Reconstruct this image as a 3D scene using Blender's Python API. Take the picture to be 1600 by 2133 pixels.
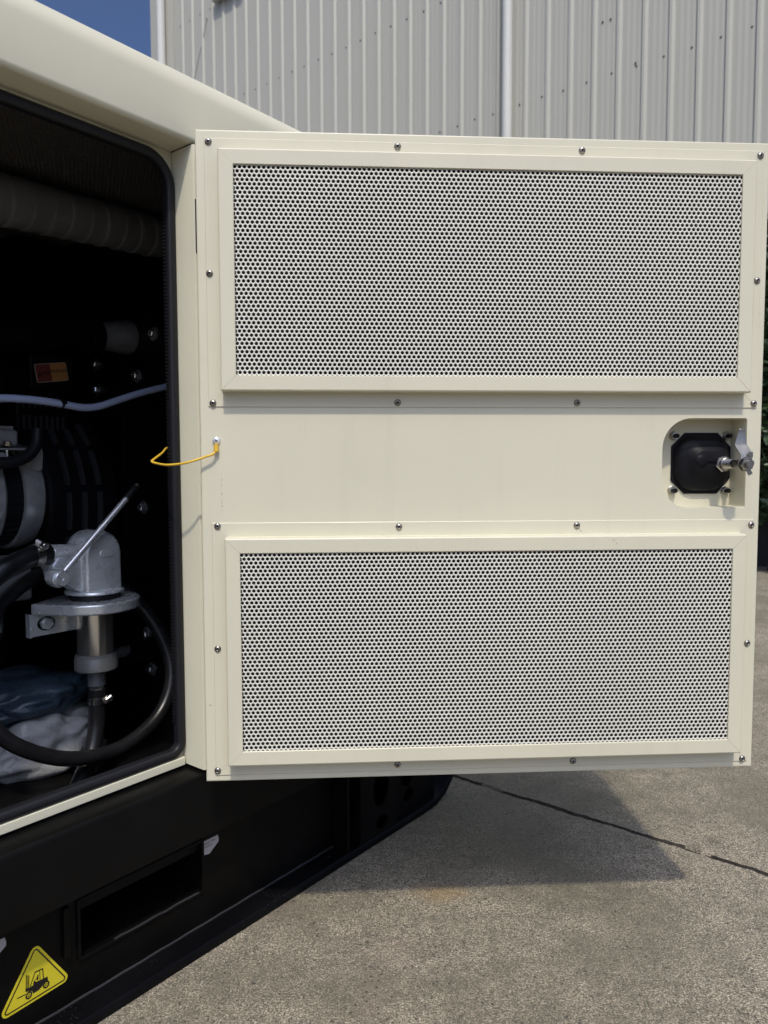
import bpy, bmesh, math, random
import numpy as np
from mathutils import Matrix, Vector, Euler, noise
random.seed(7)
for o in list(bpy.data.objects): bpy.data.objects.remove(o)
SC = bpy.context.scene
COL = SC.collection
R = math.radians

# ------------------------------------------------------------------ camera
cam_d = bpy.data.cameras.new('camera'); cam = bpy.data.objects.new('camera', cam_d); COL.objects.link(cam)
pitch, roll = 0.064219, -0.0025012
F = Vector((0, math.cos(pitch), -math.sin(pitch))); U = Vector((0, math.sin(pitch), math.cos(pitch))); X = Vector((1, 0, 0))
X2 = X*math.cos(roll)+U*math.sin(roll); U2 = -X*math.sin(roll)+U*math.cos(roll)
M = Matrix((X2, U2, -F)).transposed().to_4x4(); M.translation = (0, 0, 0.9087)
cam.matrix_world = M
cam_d.sensor_fit = 'HORIZONTAL'; cam_d.sensor_width = 36; cam_d.lens = 36*1548.7/1600
cam_d.clip_start = 0.02; cam_d.clip_end = 2000
cam_d.dof.use_dof = True; cam_d.dof.focus_distance = 1.32; cam_d.dof.aperture_fstop = 10
SC.camera = cam
SC.render.resolution_x = 768; SC.render.resolution_y = 1024

# ------------------------------------------------------------------ light
SUN_EL = R(56.5)
SUN_H = Vector((0.0606, -0.9982, 0))                       # horizontal direction towards the sun
S = (SUN_H*math.cos(SUN_EL)+Vector((0, 0, math.sin(SUN_EL)))).normalized()
w = bpy.data.worlds.new('World'); SC.world = w; w.use_nodes = True
nt = w.node_tree; bg = nt.nodes['Background']
sky = nt.nodes.new('ShaderNodeTexSky'); sky.sky_type = 'NISHITA'; sky.sun_disc = False
sky.sun_elevation = SUN_EL; sky.sun_rotation = math.atan2(S.x, S.y)
sky.altitude = 0; sky.air_density = 0.5; sky.dust_density = 5.0; sky.ozone_density = 10.0
nt.links.new(sky.outputs[0], bg.inputs[0]); bg.inputs[1].default_value = 0.15
sd = bpy.data.lights.new('sun', 'SUN'); sd.energy = 2.15; sd.angle = R(1.9); sd.color = (1, .93, .79)
so = bpy.data.objects.new('sun', sd); COL.objects.link(so); so.rotation_euler = S.to_track_quat('Z', 'Y').to_euler()
so.location = (0, -4, 8)
SC.view_settings.view_transform = 'Standard'; SC.view_settings.look = 'None'
SC.view_settings.exposure = 0.13; SC.view_settings.gamma = 1

# ------------------------------------------------------------------ materials
MAT = {}
class NT:
    def __init__(s, name):
        s.m = bpy.data.materials.new(name); s.m.use_nodes = True; s.t = s.m.node_tree
        s.b = s.t.nodes['Principled BSDF']; MAT[name] = s.m
        s.co = s.t.nodes.new('ShaderNodeTexCoord').outputs['Object']
    def n(s, typ, **k):
        nd = s.t.nodes.new(typ)
        for a, v in k.items():
            if a in nd.inputs: nd.inputs[a].default_value = v
            else: setattr(nd, a, v)
        return nd
    def l(s, a, b): s.t.links.new(a, b)
    def noise(s, scale, detail=4, rough=.55, co=None, dist=0):
        nd = s.n('ShaderNodeTexNoise', Scale=scale, Detail=detail, Roughness=rough, Distortion=dist)
        s.l(co or s.co, nd.inputs['Vector']); return nd.outputs['Fac']
    def voro(s, scale, feature='F1', co=None, out='Distance', rnd=1):
        nd = s.n('ShaderNodeTexVoronoi', Scale=scale, feature=feature, Randomness=rnd)
        s.l(co or s.co, nd.inputs['Vector']); return nd.outputs[out]
    def ramp(s, fac, stops):
        nd = s.n('ShaderNodeValToRGB'); e = nd.color_ramp.elements
        while len(e) < len(stops): e.new(.5)
        for i, (p, c) in enumerate(stops):
            e[i].position = p; e[i].color = (*c, 1) if hasattr(c, '__len__') else (c, c, c, 1)
        s.l(fac, nd.inputs[0]); return nd.outputs[0]
    def mix(s, fac, a, b, mode='MIX'):
        nd = s.n('ShaderNodeMixRGB', blend_type=mode)
        for i, v in ((0, fac), (1, a), (2, b)):
            if isinstance(v, (int, float)): nd.inputs[i].default_value = v
            elif isinstance(v, tuple): nd.inputs[i].default_value = (*v, 1)
            else: s.l(v, nd.inputs[i])
        return nd.outputs[0]
    def bump(s, h, strength, dist=.001, prev=None):
        nd = s.n('ShaderNodeBump', Strength=strength, Distance=dist); s.l(h, nd.inputs['Height'])
        if prev is not None: s.l(prev, nd.inputs['Normal'])
        return nd.outputs[0]
    def mapping(s, scale, rot=(0, 0, 0), loc=(0, 0, 0)):
        nd = s.n('ShaderNodeMapping', Scale=scale, Rotation=rot, Location=loc); s.l(s.co, nd.inputs['Vector']); return nd.outputs[0]
    def set(s, col=None, rough=None, metal=None, nrm=None, **k):
        for nm, v in (('Base Color', col), ('Roughness', rough), ('Metallic', metal), ('Normal', nrm)):
            if v is None: continue
            if isinstance(v, (int, float)): s.b.inputs[nm].default_value = v
            elif isinstance(v, tuple): s.b.inputs[nm].default_value = (*v, 1)
            else: s.l(v, s.b.inputs[nm])
        for a, v in k.items(): s.b.inputs[a.replace('_', ' ')].default_value = v
        return s.m

def paint(name, col, rough=.38, grime=.5, speck=True, peel=.12):
    t = NT(name)
    big = t.noise(2.3, 5); c = t.mix(t.ramp(big, [(.35, 0.0), (.7, 1.0)]), col, tuple(x*.93 for x in col))
    streak = t.noise(1.0, 5, co=t.mapping((26, 26, 2.2)))
    c = t.mix(t.ramp(streak, [(.55, 0.0), (.8, .16*grime)]), c, tuple(x*.6 for x in col))
    if speck:
        v = t.voro(46); k = t.noise(9.0, 2)
        sp = t.ramp(v, [(.012, 1.0), (.022, 0.0)]); kk = t.ramp(k, [(.56, 0.0), (.6, 1.0)])
        m = t.n('ShaderNodeMath', operation='MULTIPLY'); t.l(sp, m.inputs[0]); t.l(kk, m.inputs[1])
        c = t.mix(m.outputs[0], c, (.11, .09, .07))
    sc_ = t.noise(1.0, 3, .6, co=t.mapping((5, 5, 70), (0, .5, 0))); pa_ = t.noise(2.6, 3)
    c = t.mix(t.mix(1.0, t.ramp(sc_, [(.66, 0.0), (.74, .22*grime)]), t.ramp(pa_, [(.52, 0.0), (.62, 1.0)]), 'MULTIPLY'), c, tuple(x*.5 for x in col))
    r = t.ramp(t.noise(7, 4), [(.3, rough-.06), (.75, rough+.1)])
    nb = t.bump(t.noise(420, 2), peel, .0006); nb = t.bump(t.noise(3.2, 3), .4, .005, nb)
    t.set(c, r, 0, nb); return t.m
paint('cream', (.655, .62, .470), grime=.9)
paint('cream_canopy', (.69, .66, .505), grime=.35)
paint('cream_light', (.70, .68, .59), speck=False, grime=.1)
def black(name, col=(.012, .012, .013), rough=.35, dust=.03, fleck=False):
    t = NT(name)
    d = t.ramp(t.noise(6, 6, .65), [(.45, 0.0), (.85, 1.0)])
    c = t.mix(d, col, tuple(x+dust for x in col))
    if fleck:
        f = t.ramp(t.voro(230), [(.09, 1.0), (.13, 0.0)]); k = t.ramp(t.noise(9, 3), [(.53, 0.0), (.62, 1.0)])
        c = t.mix(t.mix(1.0, f, k, 'MULTIPLY'), c, (.22, .22, .23))
    r = t.ramp(t.noise(14, 5), [(.3, rough-.08), (.8, rough+.2)])
    t.set(c, r, 0, t.bump(t.noise(260, 3), .12, .0008), Specular_IOR_Level=.13); return t.m
black('black_paint', (.0032, .003, .0028), .42, dust=.0025)
black('black_flange', (.003, .003, .0035), .36, .004, True)
black('weld_black', (.03, .03, .032), .3, .02)
black('black_inside', (.0035, .0035, .004), .42, .004)
black('black_plastic', (.009, .009, .011), .34, .005)
t = NT('rubber'); t.set((.010, .0102, .0125), .5, 0, t.bump(t.noise(350, 3), .2, .0006), Specular_IOR_Level=.35)
t = NT('hose_rubber'); wv = t.n('ShaderNodeTexWave', Scale=90.0, Distortion=2.0, bands_direction='DIAGONAL'); t.l(t.co, wv.inputs[0])
t.set(t.ramp(t.noise(30, 4), [(.3, (.007, .007, .008)), (.8, (.016, .016, .018))]), .32, 0, t.bump(wv.outputs['Fac'], .12, .0006))
t = NT('foam'); t.set((.012, .012, .012), .95)
t = NT('zinc'); t.set(t.ramp(t.noise(35, 5), [(.3, (.74, .77, .78)), (.75, (.92, .94, .945))]), t.ramp(t.noise(24, 4), [(.3, .2), (.8, .36)]), .6, t.bump(t.noise(160, 3), .08, .0006))
t = NT('cast_zinc'); t.set(t.ramp(t.noise(22, 5), [(.3, (.78, .82, .83)), (.75, (.93, .95, .955))]), t.ramp(t.noise(30, 4), [(.3, .22), (.8, .36)]), .5, t.bump(t.noise(240, 3), .14, .0008))
t = NT('steel'); t.set(t.ramp(t.noise(60, 4), [(.3, (.42, .40, .37)), (.8, (.6, .58, .54))]), t.ramp(t.noise(45, 3), [(.3, .2), (.8, .4)]), 1.0)
t = NT('latch_steel'); t.set(t.ramp(t.noise(60, 4), [(.3, (.24, .225, .20)), (.8, (.40, .38, .345))]), t.ramp(t.noise(45, 3), [(.3, .26), (.8, .42)]), 1.0)
t = NT('polished'); t.set((.82, .78, .69), t.ramp(t.noise(16, 3), [(.3, .16), (.8, .26)]), .92, t.bump(t.noise(60, 2), .05, .0005))
t = NT('aluminium'); t.set(t.ramp(t.noise(40, 5), [(.3, (.40, .41, .415)), (.8, (.56, .565, .57))]), .34, .5, t.bump(t.noise(300, 3), .25, .0008))
t = NT('grey_plastic'); t.set((.22, .22, .215), .42, .35)
t = NT('bolt_zinc'); t.set((.85, .86, .87), .24, .9)
t = NT('dark'); t.set((.006, .006, .006), .7)
t = NT('pipe_wrap'); wv = t.n('ShaderNodeTexWave', Scale=160.0, Distortion=.6); t.l(t.co, wv.inputs[0])
t.set(t.ramp(t.noise(9, 4), [(.3, (.155, .157, .165)), (.8, (.25, .252, .262))]), .6, 0, t.bump(t.noise(26, 5, .65), .5, .004, t.bump(wv.outputs['Fac'], .15, .0008)))
t = NT('milky_hose'); t.set((.47, .55, .76), .25, 0, None, Subsurface_Weight=.0)
t = NT('green_tint'); t.set((.2, .42, .3), .3)
t = NT('yellow_cable'); t.set(t.ramp(t.noise(40, 3), [(.3, (.72, .44, .035)), (.8, (.8, .52, .06))]), .4)
t = NT('sign_yellow'); t.set(t.ramp(t.noise(18, 5), [(.35, (.66, .55, .02)), (.75, (.72, .62, .035))]), .42)
t = NT('sign_black'); t.set((.008, .007, .007), .45)
t = NT('label_white'); t.set((.42, .4, .4), .5)
t = NT('label_red'); t.set((.16, .06, .06), .5)
t = NT('sticker_red'); t.set((.16, .03, .022), .5)
t = NT('sticker_orange'); t.set((.42, .19, .055), .5)
t = NT('sticker_edge'); t.set((.4, .33, .27), .5)
t = NT('bag_clear'); t.set(t.ramp(t.noise(14, 4), [(.3, (.38, .38, .375)), (.8, (.56, .56, .555))]), .14, 0, t.bump(t.noise(28, 5, .6, dist=1.5), .5, .008), Transmission_Weight=.15)
t = NT('bag_blue'); v = t.voro(230, co=t.co)
t.set(t.mix(t.ramp(v, [(.2, 0.0), (.5, 1.0)]), (.012, .026, .042), (.045, .07, .095)), .34, 0, t.bump(t.noise(24, 4), .4, .006))
# cladding: weathered grey-white painted steel
t = NT('cladding'); st = t.noise(1.0, 5, .5, co=t.mapping((4, 4, .10))); bl = t.noise(.8, 5)
c = t.mix(t.ramp(st, [(.35, 0.0), (.75, .4)]), (.475, .465, .40), (.41, .40, .345)); c = t.mix(t.ramp(bl, [(.4, 0.0), (.8, .35)]), c, (.425, .41, .34))
t.set(c, .5, 0, t.bump(t.noise(1, 3, co=t.mapping((3, 3, .6))), .3, .01))
t = NT('trim_white'); t.set(t.ramp(t.noise(1.5, 5, co=t.mapping((5, 5, .4))), [(.3, (.68, .675, .62)), (.8, (.58, .575, .52))]), .4)
t = NT('screw_rust'); t.set((.13, .12, .11), .6, .2)
t = NT('base_band'); t.set(t.ramp(t.noise(4, 5), [(.3, (.02, .02, .02)), (.8, (.05, .048, .044))]), .8)
# concrete
def concrete(name):
    t = NT(name)
    a = t.noise(290, 5, .8); b = t.voro(230); big = t.noise(1.9, 7, .66, dist=.5); mid = t.noise(13, 7, .75)
    c = t.ramp(a, [(.38, (.032, .025, .017)), (.455, (.155, .131, .092)), (.525, (.30, .258, .188)), (.605, (.64, .565, .435))])
    peb = t.ramp(t.voro(170, out='Color'), [(.1, .62), (.5, 1.0), (.95, 1.38)]); c = t.mix(1.0, c, peb, 'MULTIPLY')
    c = t.mix(1.0, c, t.ramp(mid, [(.36, .74), (.52, 1.0), (.68, 1.16)]), 'MULTIPLY')
    c = t.mix(t.ramp(big, [(.40, .6), (.60, 0.0)]), c, (.12, .108, .072))
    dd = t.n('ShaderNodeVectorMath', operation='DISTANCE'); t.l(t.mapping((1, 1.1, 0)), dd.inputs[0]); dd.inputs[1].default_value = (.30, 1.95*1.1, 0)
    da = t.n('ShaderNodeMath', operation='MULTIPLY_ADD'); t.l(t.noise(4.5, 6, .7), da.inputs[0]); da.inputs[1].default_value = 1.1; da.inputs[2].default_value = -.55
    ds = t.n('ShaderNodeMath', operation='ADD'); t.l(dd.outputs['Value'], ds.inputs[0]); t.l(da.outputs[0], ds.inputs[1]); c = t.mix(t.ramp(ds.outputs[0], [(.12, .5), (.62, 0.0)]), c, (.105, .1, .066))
    red = t.noise(4.2, 5, .6, co=t.mapping((1, 1, 1), (0, 0, 0), (7, 3, 0))); c = t.mix(t.ramp(red, [(.56, 0.0), (.72, .35)]), c, (.2, .15, .115))
    # dark pits and odd stones
    pit = t.ramp(t.voro(66, co=t.mapping((1, 1, 1), (0, 0, .6))), [(.13, 1.0), (.22, 0.0)]); pk = t.ramp(t.noise(23, 3), [(.42, 0.0), (.5, 1.0)])
    c = t.mix(t.mix(.8, (0, 0, 0), t.mix(1.0, pit, pk, 'MULTIPLY')), c, (.05, .043, .036))
    # faint scraped lines
    sc = t.noise(1.0, 4, .6, co=t.mapping((1.2, 40, 1), (0, 0, .95))); c = t.mix(t.ramp(sc, [(.68, 0.0), (.76, .45)]), c, (.1, .092, .078))
    # rusty water stain
    d = t.n('ShaderNodeVectorMath', operation='DISTANCE'); t.l(t.mapping((1, 1.7, 0), (0, 0, 0), (0, 0, 0)), d.inputs[0]); d.inputs[1].default_value = (.115, 1.5*1.7+.04, 0)
    dn = t.n('ShaderNodeMath', operation='ADD'); t.l(d.outputs['Value'], dn.inputs[0])
    q = t.n('ShaderNodeMath', operation='MULTIPLY_ADD'); t.l(t.noise(22, 4), q.inputs[0]); q.inputs[1].default_value = .11; q.inputs[2].default_value = -.055; t.l(q.outputs[0], dn.inputs[1])
    c = t.mix(t.ramp(dn.outputs[0], [(.02, .32), (.075, 0.0)]), c, (.36, .215, .06))
    nb = t.bump(a, .55, .0022); nb = t.bump(mid, .4, .006, nb); nb = t.bump(b, .35, .0018, nb)
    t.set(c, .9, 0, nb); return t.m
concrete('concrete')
t = NT('yard'); cr = t.ramp(t.voro(1.6, 'DISTANCE_TO_EDGE', co=None), [(.0, 1.0), (.03, 0.0)])
c = t.ramp(t.noise(60, 5, .7), [(.3, (.09, .08, .066)), (.7, (.24, .215, .18))]); c = t.mix(t.ramp(t.noise(2, 5), [(.35, .7), (.65, 0.0)]), c, (.08, .072, .058))
t.set(t.mix(cr, c, (.03, .027, .022)), .92, 0, t.bump(t.noise(90, 4), .5, .004))
t = NT('joint_dirt'); t.set(t.ramp(t.noise(120, 4), [(.3, (.018, .016, .013)), (.8, (.06, .052, .042))]), 1.0)
t = NT('leaf'); oi = t.n('ShaderNodeTexNoise', Scale=3.0); t.l(t.co, oi.inputs[0])
t.set(t.ramp(oi.outputs[0], [(.3, (.018, .04, .014)), (.7, (.06, .11, .035))]), .45)
t = NT('bark'); t.set((.05, .04, .03), .9)

# ------------------------------------------------------------------ mesh builder
class MB:
    def __init__(s): s.v = []; s.f = []; s.m = []; s.mi = 0
    def add(s, vs, fs):
        o = len(s.v); s.v += [tuple(v) for v in vs]
        for f in fs: s.f.append([o+i for i in f]); s.m.append(s.mi)
        return s
    def box(s, a, b):
        (x0, y0, z0), (x1, y1, z1) = a, b
        return s.add([(x0, y0, z0), (x1, y0, z0), (x1, y1, z0), (x0, y1, z0), (x0, y0, z1), (x1, y0, z1), (x1, y1, z1), (x0, y1, z1)],
                     [(0, 3, 2, 1), (4, 5, 6, 7), (0, 1, 5, 4), (1, 2, 6, 5), (2, 3, 7, 6), (3, 0, 4, 7)])
    def loft(s, loops, closed=True, cap0=False, cap1=False):
        n = len(loops[0]); vs = [p for l in loops for p in l]; fs = []
        for k in range(len(loops)-1):
            for i in range(n if closed else n-1):
                j = (i+1) % n; fs.append((k*n+i, k*n+j, (k+1)*n+j, (k+1)*n+i))
        if cap0: fs.append(tuple(range(n))[::-1])
        if cap1: fs.append(tuple((len(loops)-1)*n+i for i in range(n)))
        return s.add(vs, fs)
    def lathe(s, prof, base, axis, n=20, ref=None, mats=None):
        """prof: (r, h) along axis from base"""
        ax = Vector(axis).normalized(); r0 = Vector(ref) if ref else ax.orthogonal(); r0 = (r0-ax*r0.dot(ax)).normalized(); r1 = ax.cross(r0); b = Vector(base)
        for k in range(len(prof)-1):
            if mats: s.mi = mats[k]
            lo = []
            for (r, h) in prof[k:k+2]:
                lo.append([b+ax*h+(r0*math.cos(2*math.pi*i/n)+r1*math.sin(2*math.pi*i/n))*r for i in range(n)])
            if prof[k][0] < 1e-6: s.add([b+ax*prof[k][1]]+lo[1], [(0, 1+i, 1+(i+1) % n) for i in range(n)])
            elif prof[k+1][0] < 1e-6: s.add(lo[0]+[b+ax*prof[k+1][1]], [(i, (i+1) % n, n) for i in range(n)])
            else: s.loft(lo)
        s.mi = 0; return s
    def cyl(s, a, b, r, n=16, r2=None):
        a = Vector(a); b = Vector(b); h = (b-a).length; r2 = r if r2 is None else r2
        return s.lathe([(0, 0), (r, 0), (r2, h), (0, h)], a, b-a, n)
    def tube(s, path, r, n=14, caps=True, rad=None):
        P = [Vector(p) for p in path]; m = len(P); T = []
        for i in range(m): T.append((P[min(i+1, m-1)]-P[max(i-1, 0)]).normalized())
        nr = T[0].orthogonal().normalized(); loops = []
        for i in range(m):
            if i: nr = (T[i-1].rotation_difference(T[i]) @ nr); nr = (nr-T[i]*nr.dot(T[i])).normalized()
            bn = T[i].cross(nr); rr = rad(i/(m-1)) if rad else r
            loops.append([P[i]+(nr*math.cos(2*math.pi*k/n)+bn*math.sin(2*math.pi*k/n))*rr for k in range(n)])
        return s.loft(loops, True, caps, caps)
    def prism(s, poly, fn, t0, t1):
        """poly of 2D points, fn(a,b,t)->3D"""
        n = len(poly); return s.add([fn(a, b, t0) for a, b in poly]+[fn(a, b, t1) for a, b in poly],
            [tuple(range(n))[::-1], tuple(range(n, 2*n))]+[(i, (i+1) % n, n+(i+1) % n, n+i) for i in range(n)])
    def mesh(s, name, mats, smooth=35):
        me = bpy.data.meshes.new(name); me.from_pydata(s.v, [], s.f); 
        for m in (mats if isinstance(mats, (list, tuple)) else [mats]): me.materials.append(MAT[m])
        if any(s.m): me.polygons.foreach_set('material_index', s.m)
        bm = bmesh.new(); bm.from_mesh(me); bmesh.ops.remove_doubles(bm, verts=bm.verts, dist=1e-6); bmesh.ops.recalc_face_normals(bm, faces=bm.faces); bm.to_mesh(me); bm.free()
        if smooth:
            me.polygons.foreach_set('use_smooth', [True]*len(me.polygons)); me.set_sharp_from_angle(angle=R(smooth))
        return me
    def build(s, name, mats, parent=None, smooth=35, bevel=0, seg=2):
        return obj(name, s.mesh(name, mats, smooth), parent, bevel, seg)
def obj(name, me, parent=None, bevel=0, seg=2, loc=None, rot=None):
    o = bpy.data.objects.new(name, me); COL.objects.link(o); o.parent = parent
    if loc is not None: o.location = loc
    if rot is not None: o.rotation_euler = rot
    if bevel:
        b = o.modifiers.new('bevel', 'BEVEL'); b.width = bevel; b.segments = seg; b.limit_method = 'ANGLE'; b.angle_limit = R(40); b.harden_normals = False
    return o
def tag(o, label=None, cat=None, group=None, kind=None):
    for k, v in (('label', label), ('category', cat), ('group', group), ('kind', kind)):
        if v: o[k] = v
    return o
def thing(name, label, cat, group=None, loc=(0, 0, 0), rz=0):
    return tag(obj(name, None, None, loc=loc, rot=(0, 0, rz)), label, cat, group)
def smooth_path(pts, per=10):
    P = [Vector(p) for p in pts]; P = [P[0]*2-P[1]]+P+[P[-1]*2-P[-2]]; out = []
    for i in range(1, len(P)-2):
        for k in range(per):
            t = k/per; a, b, c, d = P[i-1:i+3]
            out.append(.5*((2*b)+(c-a)*t+(2*a-5*b+4*c-d)*t*t+(3*b-3*c+d-a)*t**3))
    out.append(P[-2]); return out
def rrect(x0, x1, z0, z1, r, n=6):
    """rounded rectangle, r scalar or (bl, br, tr, tl)"""
    rs = r if isinstance(r, (list, tuple)) else (r,)*4; out = []
    for (cx, cz, a0, rr) in ((x0, z0, 180, rs[0]), (x1, z0, 270, rs[1]), (x1, z1, 0, rs[2]), (x0, z1, 90, rs[3])):
        ccx = cx+rr if cx == x0 else cx-rr; ccz = cz+rr if cz == z0 else cz-rr
        for k in range(n+1):
            a = R(a0+90*k/n); out.append((ccx+rr*math.cos(a), ccz+rr*math.sin(a)))
    return out
def fill_with_holes(loops, fn):
    """flat sheet with outer loop and holes -> list verts, faces via triangle_fill"""
    bm = bmesh.new()
    for l in loops:
        vs = [bm.verts.new(fn(a, b)) for a, b in l]
        for i in range(len(vs)): bm.edges.new((vs[i], vs[(i+1) % len(vs)]))
    bmesh.ops.triangle_fill(bm, use_beauty=True, edges=bm.edges[:]); bm.verts.index_update()
    v = [tuple(x.co) for x in bm.verts]; f = [[q.index for q in p.verts] for p in bm.faces]; bm.free(); return v, f
def perforated(name, mat, parent, x0, x1, z0, z1, p, r, yf, depth, seg=12, fn=None):
    """sheet with real round holes on a triangular grid"""
    row = p*math.sqrt(3)/2; nx = int((x1-x0)/p)+1; nz = int((z1-z0)/row)+1
    ang = np.arange(seg)*2*np.pi/seg+np.pi/2
    hexr = p/math.sqrt(3)
    def hexpt(a):
        k = (a-np.pi/2) % (np.pi/3); return hexr*math.cos(np.pi/6)/math.cos(k-np.pi/6)
    outer = np.array([(hexpt(a)*math.cos(a), hexpt(a)*math.sin(a)) for a in ang]); inner = np.stack([r*np.cos(ang), r*np.sin(ang)], 1)
    C = np.array([(x0+(i+.5*(j & 1))*p, z1-j*row) for j in range(nz) for i in range(nx)])
    n = len(C); L = 3 if depth else 2
    V = np.zeros((n, L, seg, 3))
    V[:, 0, :, 0] = C[:, None, 0]+outer[None, :, 0]; V[:, 0, :, 2] = C[:, None, 1]+outer[None, :, 1]; V[:, 0, :, 1] = yf
    for k in range(1, L):
        V[:, k, :, 0] = C[:, None, 0]+inner[None, :, 0]; V[:, k, :, 2] = C[:, None, 1]+inner[None, :, 1]; V[:, k, :, 1] = yf+(depth if k == 2 else 0)
    V = V.reshape(-1, 3); 
    if fn: V = fn(V)
    i = np.arange(seg); j = (i+1) % seg; q = []
    for k in range(L-1): q.append(np.stack([k*seg+i, k*seg+j, (k+1)*seg+j, (k+1)*seg+i], 1))
    q = np.concatenate(q); Fc = (np.arange(n)[:, None, None]*L*seg+q[None]).reshape(-1, 4)
    me = bpy.data.meshes.new(name); me.vertices.add(len(V)); me.vertices.foreach_set('co', V.ravel())
    me.loops.add(len(Fc)*4); me.loops.foreach_set('vertex_index', Fc.ravel().astype(np.int32))
    me.polygons.add(len(Fc)); me.polygons.foreach_set('loop_start', (np.arange(len(Fc))*4).astype(np.int32))
    me.update(calc_edges=True); me.materials.append(MAT[mat]); me.validate()
    return obj(name, me, parent)
def blob(name, mat, parent, c, rx, ry, rz, amp, seed, squash=None, sub=5):
    bm = bmesh.new(); bmesh.ops.create_icosphere(bm, subdivisions=sub, radius=1)
    for v in bm.verts:
        p = v.co.copy(); n1 = noise.noise(p*1.6+Vector((seed, 0, 0)))+.5*noise.noise(p*3.7+Vector((0, seed, 0)))
        n1 += .30*(abs(noise.noise(p*3.1+Vector((seed, seed, 0))))**.6)-.12
        v.co = Vector((p.x*rx, p.y*ry, p.z*rz))*(1+amp*n1)
        if squash is not None and v.co.z < squash: v.co.z = squash+(v.co.z-squash)*.15
        v.co += Vector(c)
    me = bpy.data.meshes.new(name); bm.to_mesh(me); bm.free(); me.materials.append(MAT[mat]); me.polygons.foreach_set('use_smooth', [True]*len(me.polygons))
    return obj(name, me, parent)
def text_mesh(name, body, mat, parent, size, loc, rot, thick=.0002):
    cu = bpy.data.curves.new(name, 'FONT'); cu.body = body; cu.size = size; cu.extrude = thick; cu.align_x = 'CENTER'; cu.align_y = 'CENTER'
    to = bpy.data.objects.new(name, cu); COL.objects.link(to)
    dg = bpy.context.evaluated_depsgraph_get(); me = bpy.data.meshes.new_from_object(to.evaluated_get(dg)); bpy.data.objects.remove(to)
    me.materials.clear(); me.materials.append(MAT[mat]); o = obj(name, me, parent); o.location = loc; o.rotation_euler = rot; return o

# frame of the generator: x along its side (away from camera), y inwards, z up
GX, GY, GROT = -0.3304, 1.3304, R(51.7444)
def gen_to_world(x, y): return (GX+x*math.cos(GROT)-y*math.sin(GROT), GY+x*math.sin(GROT)+y*math.cos(GROT))

# ------------------------------------------------------------------ ground
def sheet(name, pts, z, mat, thick=0):
    b = MB()
    if thick: b.prism(pts, lambda a, c, t: (a, c, t), z-thick, z)
    else: b.add([(x, y, z) for x, y in pts], [tuple(range(len(pts)))])
    return b.build(name, mat, None, 0)
ground = tag(sheet('ground', [(-300, -300), (300, -300), (300, 300), (-300, 300)], -.055, 'yard'), kind='structure')
J = [(0.1947, 2.1207), (0.3912, 1.9752), (0.5108, 1.8823), (0.6547, 1.7614), (0.7598, 1.6801), (0.8499, 1.5941)]
jd = Vector((J[-1][0]-J[0][0], J[-1][1]-J[0][1])).normalized(); jn = Vector((jd.y, -jd.x))
jo = Vector(J[0])-jd*3.2
def jag(s, k):
    f = min(1, max(0, (s-3)/1.2))
    return (noise.noise(Vector((s*2.1, 0, 0)))*.008+noise.noise(Vector((s*11, 3, 0)))*.005+noise.noise(Vector((s*37, 6, 0)))*.0022+noise.noise(Vector((s*60, k*5, 0)))*.0024+noise.noise(Vector((s*150, k*7, 0)))*.0016)
N_ = 900; near = []; far = []
for i in range(N_+1):
    s_ = 9.0*i/N_; c = jo+jd*s_; wd = .0042+.0020*noise.noise(Vector((s_*5, 9, 0)))
    near.append(tuple(c-jn*(wd+jag(s_, 1))*(-1)) if False else tuple(c+jn*(-(wd)+jag(s_, 1))))
    far.append(tuple(c+jn*(wd+jag(s_, 2))))
# which side is the camera on?
cs = (Vector((0, 0))-jo).dot(jn)
if cs > 0: near, far = far, near; sg = 1
else: sg = -1
nearp = near+[tuple(Vector(near[-1])+jn*sg*6), tuple(Vector(near[0])+jn*sg*6)]
farp = far+[tuple(Vector(far[-1])-jn*sg*12+jd*6), tuple(Vector(far[0])-jn*sg*12-jd*3)]
def slab(pts):
    b = MB(); n = len(pts); m = (n-2)
    lo = [(x, y, -.054) for x, y in pts]; mid = [(x, y, -.0055) for x, y in pts]
    # worn arris: the edge along the joint is rounded back a few millimetres
    ins = []
    for i, (x, y) in enumerate(pts):
        if i < m:
            side = 1 if pts is nearp else -1; k = .0040+.004*noise.noise(Vector((x*40, y*40, side)))
            ins.append((x+jn.x*sg*side*k, y+jn.y*sg*side*k, 0))
        else: ins.append((x, y, 0))
    fs = [(i, (i+1) % n, n+(i+1) % n, n+i) for i in range(n)]+[(n+i, n+(i+1) % n, 2*n+(i+1) % n, 2*n+i) for i in range(n)]+[tuple(2*n+i for i in range(n))]
    b.add(lo+mid+ins, fs); b.m[:] = [1 if (i % n) < m-1 and (i < n or (i < 2*n and noise.noise(Vector((pts[i % n][0]*9, pts[i % n][1]*9, 4 if pts is nearp else 8)))+.5*noise.noise(Vector((pts[i % n][0]*45, pts[i % n][1]*45, 2))) > -.45)) else 0 for i in range(len(fs))]
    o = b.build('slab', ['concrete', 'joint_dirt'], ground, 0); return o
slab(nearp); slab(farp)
b = MB(); b.add([(*(jo+jn*.03), -.034), (*(jo+jd*9+jn*.03), -.034), (*(jo+jd*9-jn*.03), -.034), (*(jo-jn*.03), -.034)], [(0, 1, 2, 3)]); b.build('joint_filler', 'joint_dirt', ground, 0)

# ------------------------------------------------------------------ generator enclosure
gen = thing('generator_enclosure', 'cream generator enclosure on a black skid base with its side door swung open', 'generator', loc=(GX, GY, 0), rz=GROT)
XL, XR, YB = -1.35, .74, 1.34
ZS, ZJ, RD = 1.467, .349, .0624                 # soffit, sill, reveal depth
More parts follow.
